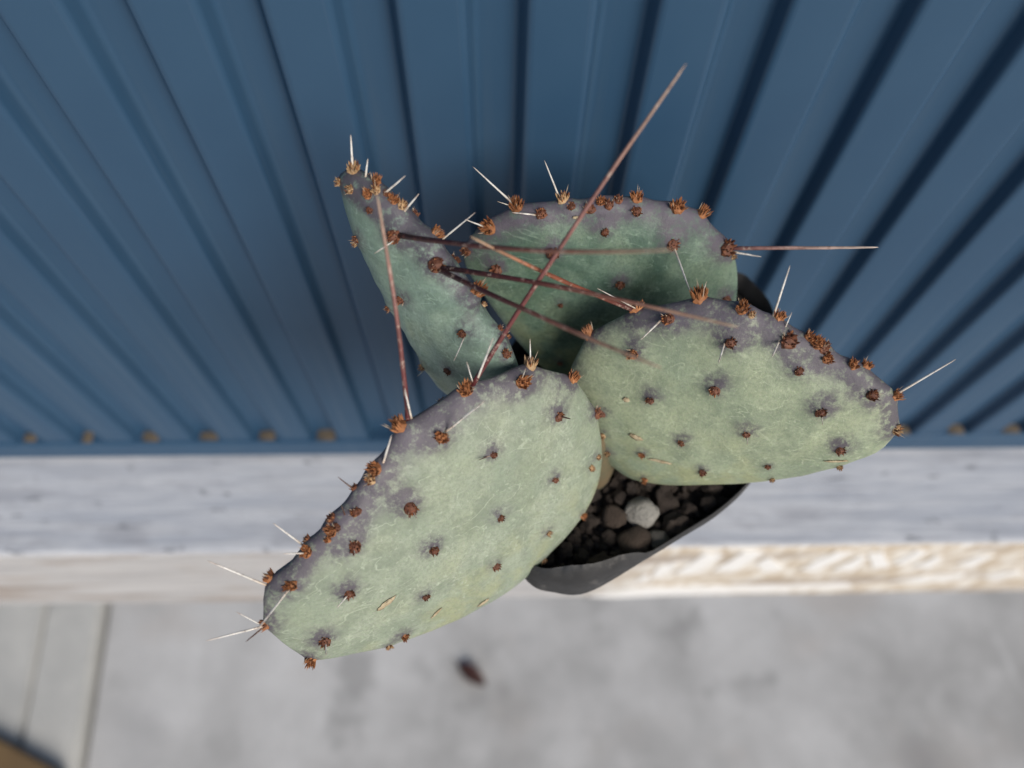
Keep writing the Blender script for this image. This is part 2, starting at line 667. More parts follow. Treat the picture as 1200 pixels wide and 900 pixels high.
loops = [pot_loop(f, .0032) for f in (0, .02, .15, .3, .45, .6, .75, .88, .96)]
loops += [pot_loop(f, .0042) for f in (.96, .85, .78)]
from_bm('pot_body', loops_to_mesh(loops, True, True), M_BLACK, pot, (0, 0, 0), True)
# flared, slightly torn lip; widest on the side that folds outwards
lip = []


def lip_loop(k):
    out = []
    for i, p in enumerate(rim):
        x, y, _ = pix(p)
        fold = max(0, 1 - ((x - 678) / 80) ** 2) if y > 560 else 0
        d = (p - RC)
        d.z = 0
        d.normalize()
        wdt = .0007 + .0050 * fold
        jag = (noise.noise(Vector((i * .9, 0, 2))) + .6 * noise.noise(Vector((i * 2.7, 4, 2)))) * .0007 * (.3 + fold)
        o = p - d * (wdt * (1 - k[0]) + k[2])
        o.z = RIM_Z + k[1] * (1 + 2.2 * fold) + (jag if k[0] < .5 else 0) + .0005
        out.append(o - BASE_C)
    return out


lip = [lip_loop(k) for k in ((.0, -.010, .0010), (.0, .0014, .0003), (.0, .0018, 0), (.3, .0014, 0), (.65, .0004, 0), (1, -.0012, 0), (1, -.0016, .0002), (.6, -.0009, .0), (.25, .0, 0), (.12, -.004, .0), (.0, -.010, .0014))]
from_bm('pot_rim', loops_to_mesh(lip), M_BLACK, pot, (0, 0, 0), True).data.set_sharp_from_angle(angle=.7)

# ------------------------------------------------------------------ soil and stones
SOIL_Z = .166
soil_loop = [RC.lerp(p, .955) for p in rim]
for p in soil_loop:
    p.z = SOIL_Z
bm = bmesh.new()
M_SOIL = mat_simple('dark_potting_grit', (.014, .011, .009), .95, (.03, .024, .02), 400, .8)
rr = [0, .25, .5, .75, 1]
vrings = [[bm.verts.new(Vector((RC.x, RC.y, SOIL_Z)).lerp(p, max(r, .02)) + Vector((0, 0, noise.noise(p * 150 * r) * .0008))) for p in soil_loop] for r in rr]
for a, b in zip(vrings, vrings[1:]):
    for i in range(NRIM):
        k = (i + 1) % NRIM
        bm.faces.new((a[i], a[k], b[k], b[i]))
bm.faces.new(list(reversed(vrings[0])))
bmesh.ops.recalc_face_normals(bm, faces=bm.faces)
tag(from_bm('potting_soil', bm, M_SOIL, None, (0, 0, 0), True), 'dark gritty potting soil filling the black pot', 'soil', kind='stuff')


def in_loop(p, loop):
    c_ = False
    for i in range(len(loop)):
        a, b = loop[i - 1], loop[i]
        if (a.y > p.y) != (b.y > p.y) and p.x < (b.x - a.x) * (p.y - a.y) / (b.y - a.y) + a.x:
            c_ = not c_
    return c_


def stone_mesh(name, seed, sub, mats, squash=(1, 1, .75), rough=.18):
    rnd = random.Random(seed)
    bm = bmesh.new()
    bmesh.ops.create_icosphere(bm, subdivisions=sub, radius=1)
    off = Vector((rnd.uniform(0, 90), rnd.uniform(0, 90), rnd.uniform(0, 90)))
    facets = [Vector((rnd.gauss(0, 1), rnd.gauss(0, 1), rnd.gauss(0, 1))).normalized() for _ in range(9)]
    for v in bm.verts:
        k = 1 + noise.noise(v.co * 1.2 + off) * rough * 1.7 + noise.noise(v.co * 3.3 + off) * rough * .8
        for fd in facets:
            over = v.co.dot(fd) - .78
            if over > 0:
                v.co -= fd * over * .85
        v.co = Vector((v.co.x * squash[0], v.co.y * squash[1], v.co.z * squash[2])) * k
    me = bpy.data.meshes.new(name)
    bm.to_mesh(me)
    bm.free()
    me.polygons.foreach_set('use_smooth', [True] * len(me.polygons))
    me.materials.append(mats)
    return me


def mat_stone(name, a, b, rough=.9, spots=None):
    t = NT(name)
    oi = t.n('ShaderNodeObjectInfo')
    v = t.coord()
    n1 = t.noise(v, 1.6, 5, .65)
    n2 = t.noise(v, 6, 4, .7)
    c_ = t.mix(t.ramp(n1, .3, .7), a, b)
    c_ = t.mix(t.math('MULTIPLY', oi.outputs['Random'], .55), c_, [x * .45 for x in a])
    if spots:
        c_ = t.mix(t.ramp(n2, .60, .68, 0, .85), c_, spots)
    t.bump(n2, .6, .15)
    return t.out(c_, rough)


M_DARKSTONE = mat_stone('dark_lava_grit', (.05, .037, .029), (.085, .064, .051))
M_WSTONE = mat_stone('pale_pumice', (.42, .40, .36), (.52, .50, .45), .9, (.07, .065, .06))
M_BSTONE = mat_stone('brown_pumice', (.105, .075, .056), (.075, .055, .042))
M_GSTONE = mat_stone('grey_pumice', (.15, .14, .125), (.2, .185, .165), .9, (.06, .055, .05))
special = [((752, 600), 20, 21, M_WSTONE, 'large pale speckled pumice pebble on the pot soil', (1, 1.08, .8)),
           ((719, 606), 15, 15, M_BSTONE, 'rounded brown pebble touching the pale speckled pebble in the pot', (1, 1.05, .8)),
           ((744, 635), 19, 17, M_BSTONE, 'flat brown pebble just in front of the pale speckled pebble in the pot', (1.1, 1, .7)),
           ((772, 632), 13, 12, M_GSTONE, 'small grey pebble beside the flat brown pebble in the pot', (1.1, 1, .8))]
placed = []
PG = 'dark pebbles on the pot soil'
for (px_, rx, ry, mt, lab, sq) in special:
    p = on_z(px_[0], px_[1], SOIL_Z + .0035)
    r = rx / F * pix(p)[2]
    o = mesh_obj('pebble', stone_mesh('pebble', len(placed) * 7 + 3, 3, mt, sq, .12), None, p)
    o.scale = (r, r, r)
    o.rotation_euler = (0, 0, .6 + len(placed))
    tag(o, lab, 'pebble')
    placed.append((p, r))
dark_me = [stone_mesh('dark_pebble', 40 + i, 3, M_DARKSTONE, (1, random.uniform(.75, 1.1), .8), .32) for i in range(7)]
rnd = random.Random(11)
tries = 0
cnt = 0
vis_poly = [Vector(p) for p in ((600, 700), (640, 640), (690, 585), (700, 540), (740, 555), (880, 560), (900, 590), (760, 690))]
while tries < 2500 and cnt < 95:
    tries += 1
    px_ = Vector((rnd.uniform(615, 890), rnd.uniform(545, 680)))
    if not in_loop(px_, vis_poly):
        continue
    p = on_z(px_.x, px_.y, SOIL_Z + .0022 + rnd.uniform(-.0006, .0012))
    if not in_loop(p, [RC.lerp(q, .9) for q in rim]):
        continue
    big = px_.x > 690
    r = rnd.uniform(.0021, .0042) if big else rnd.uniform(.0015, .0027)
    if any((p - q).length < (r + s) * .86 for q, s in placed):
        continue
    o = mesh_obj('pebble', rnd.choice(dark_me), None, p)
    o.scale = (r, r, r)
    o.rotation_euler = (rnd.uniform(-.5, .5), rnd.uniform(-.5, .5), rnd.uniform(0, 6.3))
    tag(o, 'small dark brown lava pebble lying on the soil in the pot', 'pebble', PG)
    placed.append((p, r))
    cnt += 1
# the finer grit, one mass
vs, fs = [], []
ico = bmesh.new()
bmesh.ops.create_icosphere(ico, subdivisions=1, radius=1)
iv = [v.co.copy() for v in ico.verts]
iff = [[v.index for v in f.verts] for f in ico.faces]
ico.free()
inner = [RC.lerp(q, .94) for q in rim]
made = 0
while made < 1900:
    p = Vector((rnd.uniform(RC.x - .06, RC.x + .06), rnd.uniform(RC.y - .06, RC.y + .06), SOIL_Z + rnd.uniform(-.0006, .0012)))
    if not in_loop(p, inner):
        continue
    made += 1
    r = rnd.uniform(.0006, .0016)
    o_ = Vector((rnd.uniform(0, 50), rnd.uniform(0, 50), 0))
    b0 = len(vs)
    for q in iv:
        vs.append(p + q * r * (1 + noise.noise(q * 1.3 + o_) * .5))
    fs += [[b0 + i for i in f] for f in iff]
grit = mesh_obj('potting_grit', pydata('potting_grit', vs, fs, mat_stone('fine_grit', (.04, .03, .024), (.065, .05, .04))), None, (0, 0, 0), True)
tag(grit, 'fine dark lava grit spread over the soil in the pot', 'grit', kind='stuff')


# ------------------------------------------------------------------ the cactus
def mat_pad(name, pale, deep, yellow, mixlo, mixhi):
    t = NT(name)
    v = t.coord()
    at = t.attr('pigment')
    sep = t.n('ShaderNodeSeparateColor')
    t.t.links.new(at.outputs['Color'], sep.inputs[0])
    pig, tip, low = sep.outputs[0], sep.outputs[1], sep.outputs[2]
    big = t.noise(v, 45, 4, .6, .5)
    mid = t.noise(v, 190, 5, .65, .3)
    fine = t.noise(v, 1400, 4, .75)
    c_ = t.mix(t.ramp(big, mixlo, mixhi), deep, pale)
    c_ = t.mix(t.ramp(mid, .42, .66, 0, .6), c_, [x * .74 for x in deep])
    # waxy bloom wiped in streaks and thin pale scratches
    ridged = t.math('ABSOLUTE', t.math('SUBTRACT', t.noise(t.coord((70, 70, 190), rot=(.4, .5, .2)), 1, 3, .5, .5), .5), 0)
    c_ = t.mix(t.math('MULTIPLY', t.ramp(ridged, .0, .014, .5, 0), t.ramp(mid, .42, .6)), c_, [min(1, x * 1.45 + .03) for x in pale])
    rid2 = t.math('ABSOLUTE', t.math('SUBTRACT', t.noise(t.coord((190, 230, 80), loc=(3, 3, 1), rot=(.1, .9, .7)), 1, 2, .5, .4), .5), 0)
    c_ = t.mix(t.math('MULTIPLY', t.ramp(rid2, .0, .014, .42, 0), t.ramp(big, .45, .6)), c_, [min(1, x * 1.35 + .03) for x in pale])
    c_ = t.mix(t.math('MULTIPLY', low, t.ramp(t.noise(t.coord(loc=(1, 2, 3)), 110, 4), .42, .66, 0, .5)), c_, yellow)
    c_ = t.mix(t.ramp(fine, .38, .68, 0, .42), c_, [x * .6 for x in deep])
    speck = t.noise(v, 620, 3, .6, .2)
    c_ = t.mix(t.ramp(speck, .60, .72, 0, .5), c_, [min(1, x * 1.3 + .03) for x in pale])
    c_ = t.mix(t.ramp(t.noise(t.coord(loc=(5, 1, 2)), 330, 4, .7), .56, .74, 0, .4), c_, [x * .68 for x in deep])
    pn = t.math('MULTIPLY', pig, t.ramp(t.noise(v, 520, 5, .75), .30, .64, .25, 1.35))
    c_ = t.mix(t.ramp(pn, .0, 1.0, 0, .92), c_, (.080, .066, .088))
    c_ = t.mix(t.math('MULTIPLY', tip, t.ramp(mid, .3, .7, .25, .8)), c_, (.21, .185, .235))
    h = t.math('ADD', t.math('MULTIPLY', mid, .6), t.math('MULTIPLY', fine, .4))
    t.bump(h, .45, .0008)
    return t.out(c_, t.ramp(mid, .3, .7, .42, .6), Specular_IOR_Level=.42, Subsurface_Weight=.12, Subsurface_Radius=(.5, 1.0, .35), Subsurface_Scale=.0025)


def mat_tuft(name, a, b):
    t = NT(name)
    oi = t.n('ShaderNodeObjectInfo')
    n_ = t.noise(t.coord(), 1.8, 4, .7)
    c_ = t.mix(t.ramp(n_, .3, .7), a, b)
    c_ = t.mix(t.math('MULTIPLY', oi.outputs['Random'], .4), c_, [x * .5 for x in a])
    return t.out(c_, .7)


M_RUSTY = mat_tuft('rusty_glochids', (.29, .105, .036), (.46, .20, .08))
M_DARKT = mat_tuft('dark_glochids', (.085, .030, .020), (.23, .085, .038))
M_TAN = mat_tuft('tan_glochids', (.42, .26, .13), (.56, .38, .21))
M_BRISTLE = mat_simple('pale_bristle', (.62, .52, .40), .5, (.5, .36, .24), 600)


def tuft_mesh(seed, mat, n_sp=46, tall=.8, pale=3, spread=.48):
    """unit-radius areole: a felted mound with a brush of short barbed bristles"""
    rnd = random.Random(seed)
    vs, fs, mi = [], [], []
    bm = bmesh.new()
    bmesh.ops.create_icosphere(bm, subdivisions=2, radius=1)
    off = Vector((seed, 2, 1))
    for v in bm.verts:
        k = .72 + noise.noise(v.co * 2.2 + off) * .3
        vs.append(Vector((v.co.x * k * 1.05, v.co.y * k * 1.05, v.co.z * k * .8)))
    for f in bm.faces:
        fs.append([v.index for v in f.verts])
        mi.append(0)
    bm.free()
    for i in range(n_sp):
        a = rnd.uniform(0, 6.283)
        q = math.sqrt(rnd.random())
        tilt = q * spread * rnd.uniform(.7, 1.15)
        d = Vector((math.cos(a) * math.sin(tilt), math.sin(a) * math.sin(tilt), math.cos(tilt)))
        b0 = Vector((math.cos(a) * q * .62, math.sin(a) * q * .62, .05))
        long_ = i >= n_sp - pale
        ln = rnd.uniform(.8, 1.35) * tall * (1.5 if long_ else 1)
        r = .05 if long_ else rnd.uniform(.09, .15)
        s = d.orthogonal().normalized()
        u = d.cross(s)
        k0 = len(vs)
        kk = 1 if long_ else (0 if rnd.random() < .6 else (2 if rnd.random() < .6 else 3))
        for k in range(4):
            t_ = k * math.pi / 2
            vs.append(b0 + (s * math.cos(t_) + u * math.sin(t_)) * r)
        for k in range(4):
            t_ = k * math.pi / 2
            vs.append(b0 + d * ln * .6 + (s * math.cos(t_) + u * math.sin(t_)) * r * .8)
        vs.append(b0 + d * ln)
        for k in range(4):
            k2 = (k + 1) % 4
            fs.append([k0 + k, k0 + k2, k0 + 4 + k2, k0 + 4 + k])
            fs.append([k0 + 4 + k, k0 + 4 + k2, k0 + 8])
            mi += [kk] * 2
    me = pydata('glochid_tuft', vs, fs)
    me.materials.append(mat)
    me.materials.append(M_BRISTLE)
    me.materials.append(M_DARKT)
    me.materials.append(M_RUSTY)
    me.polygons.foreach_set('material_index', mi)
    return me


TUFT = {'r': [tuft_mesh(i, M_RUSTY) for i in range(4)],
        'd': [tuft_mesh(10 + i, M_DARKT, 34, .6, 3) for i in range(4)],
        't': [tuft_mesh(20 + i, M_TAN, 40, .8, 3) for i in range(3)]}


def mat_spine():
    t = NT('cactus_spine')
    at = t.attr('tint')
    n_ = t.noise(t.coord(), 900, 3, .6)
    c_ = t.mix(t.ramp(t.noise(t.coord((1, 1, 1)), 520, 4, .7), .54, .64, 0, .5), t.mix(t.ramp(n_, .5, .7, 0, .5), at.outputs['Color'], (.12, .04, .03)), (.50, .40, .33))
    return t.out(c_, .42)


M_SPINE = mat_spine()
GRAD = {'white': [(.55, .42, .30), (.74, .71, .65), (.78, .76, .72), (.5, .42, .36)],
        'short': [(.40, .28, .17), (.70, .64, .52), (.74, .70, .62), (.45, .34, .24)],
        'dark': [(.10, .05, .03), (.10, .05, .035), (.10, .06, .05), (.08, .05, .04)],
        'red': [(.085, .014, .018), (.15, .045, .042), (.27, .135, .115), (.42, .30, .22)],
        'pink': [(.10, .03, .03), (.30, .17, .15), (.45, .32, .27), (.55, .46, .40)],
        'black': [(.018, .006, .007), (.055, .012, .013), (.20, .085, .06), (.44, .31, .22)],
        'rust': [(.06, .02, .022), (.19, .05, .028), (.30, .10, .05), (.45, .30, .19)]}

pads_def = {
    'left_front': dict(
        outline=[(308, 700), (312, 681), (345, 651), (378, 618), (405, 588), (431, 556), (470, 503), (510, 472), (548, 450), (590, 437), (628, 432), (662, 440), (684, 458), (699, 490), (705, 525), (702, 562), (692, 592), (668, 626), (636, 658), (600, 690), (560, 714), (515, 736), (470, 754), (420, 768), (380, 773), (352, 766), (325, 748), (312, 728)],
        plane=[(690, 580, .188), (480, 500, .150), (340, 740, .158)], T=.0058, purple=(-.62, -.78),
        pale=(.335, .380, .290), deep=(.255, .305, .228)),
    'right': dict(
        outline=[(664, 452), (672, 425), (688, 398), (716, 376), (752, 363), (800, 354), (845, 352), (885, 362), (920, 380), (958, 402), (1000, 424), (1032, 444), (1049, 470), (1051, 496), (1040, 520), (1012, 539), (970, 552), (920, 562), (865, 567), (810, 568), (765, 567), (735, 559), (708, 538), (684, 510), (669, 482)],
        plane=[(735, 558, .197), (850, 355, .158), (1050, 490, .162)], T=.0062, purple=(.30, -.95),
        pale=(.355, .405, .275), deep=(.26, .32, .225)),
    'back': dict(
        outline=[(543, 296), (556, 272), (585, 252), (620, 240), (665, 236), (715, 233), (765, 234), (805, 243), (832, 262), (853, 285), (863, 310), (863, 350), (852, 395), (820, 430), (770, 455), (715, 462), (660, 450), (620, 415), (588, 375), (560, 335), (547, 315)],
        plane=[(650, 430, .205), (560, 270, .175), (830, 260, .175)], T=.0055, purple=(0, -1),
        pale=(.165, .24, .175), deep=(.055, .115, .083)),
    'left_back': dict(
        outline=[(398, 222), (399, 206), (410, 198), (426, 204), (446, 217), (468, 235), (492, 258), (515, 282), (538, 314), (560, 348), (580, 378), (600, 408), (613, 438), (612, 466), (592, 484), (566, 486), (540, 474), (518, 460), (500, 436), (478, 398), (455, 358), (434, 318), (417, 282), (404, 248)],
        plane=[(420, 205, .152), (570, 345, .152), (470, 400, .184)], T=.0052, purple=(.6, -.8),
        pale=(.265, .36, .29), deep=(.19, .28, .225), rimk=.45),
}

cactus = empty('prickly_pear_cactus', Vector((.028, .078, SOIL_Z - .009)))
CL = cactus.location.copy()
tag(cactus, 'potted prickly pear cactus with four pale green spiny pads', 'cactus')

# areoles: (x, y, size in px across, tuft kind)
areoles = {
    'left_front': [(545, 459, 22, 'r'), (611, 448, 20, 'r'), (515, 512, 22, 'r'), (470, 499, 22, 'r'), (441, 551, 22, 'r'), (437, 561, 16, 't'), (414, 572, 13, 'd'), (417, 599, 19, 'd'), (392, 609, 18, 'd'), (390, 622, 17, 'r'), (397, 617, 13, 'd'), (386, 630, 11, 'r'), (349, 639, 15, 'd'), (362, 646, 17, 'r'), (313, 682, 17, 'r'), (342, 685, 17, 'r'), (313, 731, 17, 'r'), (362, 773, 15, 'r'),
                   (578, 532, 14, 'd'), (480, 594, 18, 'd'), (415, 640, 17, 'd'), (508, 643, 15, 'd'), (586, 606, 13, 'd'), (650, 562, 12, 'd'), (654, 488, 15, 'd'), (692, 548, 9, 't'), (642, 624, 11, 't'), (683, 604, 9, 'r'), (409, 694, 16, 'd'), (498, 698, 12, 'd'), (381, 750, 16, 'd'), (474, 744, 13, 'r'), (581, 663, 11, 'd'), (672, 442, 18, 'r'), (622, 429, 20, 't'), (697, 485, 15, 'd'), (640, 657, 8, 't'), (452, 766, 10, 't'), (700, 535, 8, 't')],
    'right': [(762, 468, 14, 'd'), (838, 456, 16, 'd'), (799, 518, 13, 'd'), (875, 508, 14, 'd'), (752, 532, 11, 'r'), (823, 552, 11, 'd'), (900, 546, 10, 'd'), (962, 482, 17, 'd'), (984, 526, 16, 'd'), (1021, 461, 21, 'd'), (936, 434, 17, 'd'), (784, 374, 22, 'd'), (856, 401, 22, 'd'), (923, 400, 24, 'd'), (739, 358, 20, 'r'), (820, 350, 24, 'r'), (870, 364, 18, 'r'), (878, 370, 12, 't'), (911, 374, 17, 'r'),
              (945, 398, 15, 'r'), (954, 405, 17, 'r'), (962, 411, 16, 'd'), (970, 405, 14, 'd'), (966, 420, 14, 'r'), (998, 429, 18, 'r'), (1016, 432, 15, 'r'), (1046, 465, 18, 'r'), (1047, 502, 18, 't'), (692, 394, 17, 'r'), (743, 414, 14, 'r'), (706, 484, 12, 'd'), (707, 510, 10, 't'), (713, 530, 11, 't'), (756, 561, 10, 'r'), (983, 546, 8, 't'), (905, 561, 7, 't'), (676, 440, 12, 'd')],
    'back': [(607, 245, 20, 'r'), (660, 238, 16, 't'), (635, 251, 16, 'd'), (669, 243, 15, 'd'), (692, 245, 17, 'd'), (703, 239, 16, 'r'), (712, 242, 16, 'd'), (722, 237, 15, 'd'), (746, 236, 15, 'r'), (745, 247, 16, 'd'), (792, 245, 19, 'r'), (820, 252, 18, 'r'), (708, 271, 15, 'd'), (787, 286, 18, 'd'), (849, 291, 20, 'd'), (648, 297, 15, 'd'), (582, 315, 16, 'd'), (726, 333, 13, 'd'), (574, 267, 18, 'r'), (548, 294, 13, 'd'), (849, 351, 14, 'd'), (657, 357, 9, 'd'), (656, 425, 9, 'd'), (857, 300, 9, 't')],
    'left_back': [(414, 203, 20, 't'), (401, 213, 13, 't'), (414, 222, 15, 't'), (439, 217, 16, 'r'), (433, 229, 16, 'r'), (442, 226, 14, 't'), (452, 231, 14, 'd'), (460, 238, 15, 'r'), (468, 243, 14, 't'), (435, 244, 14, 'd'), (419, 280, 13, 'd'), (406, 275, 9, 't'), (463, 276, 20, 'd'), (508, 276, 18, 'r'), (511, 310, 22, 'd'), (557, 344, 21, 'r'), (471, 350, 14, 'd'), (450, 364, 11, 'd'), (542, 391, 13, 'd'), (525, 434, 12, 'd'), (496, 434, 11, 't'), (592, 415, 15, 'd'), (592, 390, 10, 'd'), (570, 360, 8, 't')],
}

pad_objs, pad_bvh, pad_world = {}, {}, {}
NT_, NR_ = 132, 26


def pad_uv(px_, py_, d):
    return at_depth(px_, py_, d)


def build_pad(key):
    D = pads_def[key]
    P = [at_depth(*a) for a in D['plane']]
    nrm = (P[1] - P[0]).cross(P[2] - P[0]).normalized()
    cpx = Vector((sum(p[0] for p in D['outline']) / len(D['outline']), sum(p[1] for p in D['outline']) / len(D['outline'])))
    if nrm.dot(ray(*cpx)) > 0:
        nrm = -nrm                      # faces the camera

    def hit(x, y):
        r = ray(x, y)
        return CAM + r * ((P[0] - CAM).dot(nrm) / r.dot(nrm))
    target = catmull([Vector((p[0], p[1], 0)) for p in D['outline']], 8)
    # resample by angle about the centre
    tg = []
    angs = [math.atan2(p.y - cpx.y, p.x - cpx.x) for p in target]
    for k in range(NT_):
        a = 2 * math.pi * k / NT_ - math.pi
        best = None
        for i in range(len(target)):
            p, q = target[i], target[(i + 1) % len(target)]
            dx, dy = math.cos(a), math.sin(a)
            ex, ey = q.x - p.x, q.y - p.y
            den = dx * ey - dy * ex
            if abs(den) < 1e-9:
                continue
            t_ = ((p.x - cpx.x) * ey - (p.y - cpx.y) * ex) / den
            s_ = ((p.x - cpx.x) * dy - (p.y - cpx.y) * dx) / den
            if t_ > 0 and -1e-6 <= s_ <= 1 + 1e-6 and (best is None or t_ > best):
                best = t_
        tg.append(best or 50)
    rad = list(tg)
    T = D['T']
    centre = hit(*cpx)
    rs = [math.sin(math.pi / 2 * i / NR_) ** .9 for i in range(1, NR_ + 1)]

    def make(rad):
        vs = []
        info = []
        for side in (1, -1):
            vs.append(centre + nrm * T * side)
            info.append((0, 0, side))
            for i, r in enumerate(rs[:-1]):
                th = T * (1 - r ** 2.5) ** .56
                for k in range(NT_):
                    a = 2 * math.pi * k / NT_ - math.pi
                    e = hit(cpx.x + math.cos(a) * rad[k], cpx.y + math.sin(a) * rad[k])
                    vs.append(centre.lerp(e, r) + nrm * th * side)
                    info.append((r, a, side))
        for k in range(NT_):
            a = 2 * math.pi * k / NT_ - math.pi
            vs.append(hit(cpx.x + math.cos(a) * rad[k], cpx.y + math.sin(a) * rad[k]))
            info.append((1, a, 0))
        return vs, info
    for it in range(5):                 # shrink the mid-plane so that the rounded body has the outline
        vs, info = make(rad)
        ext = [0.0] * NT_
        for v in vs:
            x, y, _ = pix(v)
            dx, dy = x - cpx.x, y - cpx.y
            k = int(round((math.atan2(dy, dx) + math.pi) / (2 * math.pi) * NT_)) % NT_
            ext[k] = max(ext[k], math.hypot(dx, dy))
        new = []
        for k in range(NT_):
            e = ext[k] or rad[k]
            new.append(rad[k] * (1 + .8 * (tg[k] / e - 1)))
        rad = [(new[k - 1] + 2 * new[k] + new[(k + 1) % NT_]) / 4 for k in range(NT_)]
    vs, info = make(rad)
    nr1 = len(rs) - 1
    per = 1 + nr1 * NT_
    fs = []
    for s, base in ((1, 0), (-1, per)):
        def idx(i, k):
            k %= NT_
            if i < nr1:
                return base + 1 + i * NT_ + k
            return 2 * per + k
        for k in range(NT_):
            f = (base, idx(0, k), idx(0, k + 1))
            fs.append(f)
            for i in range(nr1):
                fs.append((idx(i, k), idx(i + 1, k), idx(i + 1, k + 1), idx(i, k + 1)))
    # uneven flesh
    vs = [v + nrm * (noise.noise(v * 95) * .0007 + noise.noise(v * 260) * .00025) * (1 if inf[2] >= 0 else -1) * (1 - inf[0] ** 6) for v, inf in zip(vs, info)]
    bm = bmesh.new()
    bv = [bm.verts.new(v) for v in vs]
    for f in fs:
        bm.faces.new([bv[i] for i in f])
    bmesh.ops.recalc_face_normals(bm, faces=bm.faces)
    bm.normal_update()
    bvh = BVHTree.FromBMesh(bm)
    # seat the areoles
    seats = []
    for (x, y, sz, kd) in areoles[key]:
        q = Vector((x, y))
        loc = None
        for step in range(40):
            dr = ray(q.x, q.y).normalized()
            loc, nn, fi, dist = bvh.ray_cast(CAM, dr)
            if loc is not None:
                break
            q = q + (cpx - q).normalized() * 1.2
        if loc is None:
            continue
        rp = (1 if sz > 15 else .8)
        seats.append((loc, nn, sz / 2 / F * pix(loc)[2], kd, sz))
    # areoles of the unseen side
    rr_ = random.Random(key)
    back = []
    for _ in range(200):
        if len(back) >= 14:
            break
        r, a = math.sqrt(rr_.random()) * .95, rr_.uniform(-math.pi, math.pi)
        k = int((a + math.pi) / (2 * math.pi) * NT_) % NT_
        e = hit(cpx.x + math.cos(a) * rad[k], cpx.y + math.sin(a) * rad[k])
        p = centre.lerp(e, r)
        loc, nn, fi, dist = bvh.ray_cast(p - nrm * .03, nrm)
        if loc is None or any((loc - b[0]).length < .0085 for b in back):
            continue
        # skip places that the camera can see
        x, y, _ = pix(loc)
        l2, _, _, _ = bvh.ray_cast(CAM, (loc - CAM).normalized())
        if l2 is not None and (l2 - loc).length < .001:
            continue
        back.append((loc, nn, .0012, 'd', 14))
    # tubercles under the areoles and their purple stain
    pcol = []
    seats_all = seats + back
    pdir = Vector(D['purple']).normalized()
    up = None
    kd_pts = [(s_[0], s_[4]) for s_ in seats_all]
    # direction on the pad towards its crown
    crown = (hit(cpx.x + pdir.x * 20, cpx.y + pdir.y * 20) - centre).normalized()
    for v, inf in zip(bv, info):
        p = v.co.copy()
        amp = 0
        pg = 0
        for loc, sz in kd_pts:
            d2 = (p - loc).length_squared
            if d2 > 1.2e-4:
                continue
            k = min(1.35, sz / 15)
            amp += .00062 * k * math.exp(-d2 / (2 * (.0016 * k) ** 2))
            d2b = (p - (loc + crown * .0012 * k)).length_squared
            pg += 1.2 * k * math.exp(-d2b / (2 * (.0021 * k) ** 2))
        r, a, side = inf
        dd = math.cos(a) * pdir.x + math.sin(a) * pdir.y
        rimw = max(0, min(1, (r - .66) / .34)) ** 1.8 * max(0, min(1, (dd + .05) / .6))
        if side < 0:
            rimw = max(rimw, max(0, min(1, (r - .75) / .2)) * max(0, min(1, (dd + .05) / .5)))
        bloom = max(0, min(1, (r - .72) / .26)) * max(0, min(1, (dd - .1) / .6)) * .38
        low_ = max(0, min(1, (-dd * r - .1) / .6)) * .8 + .15
        pcol.append((min(1, pg * .8 + rimw * .62 * D.get('rimk', 1)), min(1, bloom) * D.get('rimk', 1), low_))
        v.co = p + v.normal * min(amp, .0011)
    bvh2 = BVHTree.FromBMesh(bm)
    me = bpy.data.meshes.new('pad')
    for v in bm.verts:
        v.co = v.co - centre
    bm.normal_update()
    bm.to_mesh(me)
    bm.free()
    at = me.color_attributes.new('pigment', 'FLOAT_COLOR', 'POINT')
    for i, c_ in enumerate(pcol):
        at.data[i].color = (*c_, 1)
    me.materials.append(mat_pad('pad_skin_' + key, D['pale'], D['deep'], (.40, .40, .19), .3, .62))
    o = mesh_obj('pad', me, cactus, centre - CL, True)
    pad_objs[key] = o
    pad_world[key] = centre
    pad_bvh[key] = bvh2
    rr_ = random.Random(key + 't')
    for (loc, nn, r, kd, sz) in seats_all:
        l2, n2, _, _ = bvh2.find_nearest(loc)
        n2 = n2 if n2.dot(nn) > 0 else nn
        t_ = mesh_obj('glochid_tuft', rr_.choice(TUFT[kd]), o, l2 - centre - n2 * r * .12)
        tilt = (n2 + crown * .35 + Vector((rr_.uniform(-.2, .2), rr_.uniform(-.2, .2), rr_.uniform(-.2, .2)))).normalized()
        q = tilt.to_track_quat('Z', 'Y')
        t_.rotation_mode = 'QUATERNION'
        from mathutils import Quaternion
        t_.rotation_quaternion = q @ Quaternion((0, 0, 1), rr_.uniform(0, 6.28))
        s_ = r * rr_.uniform(.82, 1.22)
        t_.scale = (s_ * rr_.uniform(.9, 1.15), s_ * rr_.uniform(.85, 1.1), s_ * rr_.uniform(.9, 1.2))
    D['back'] = back
    return o


for key in pads_def:
    build_pad(key)


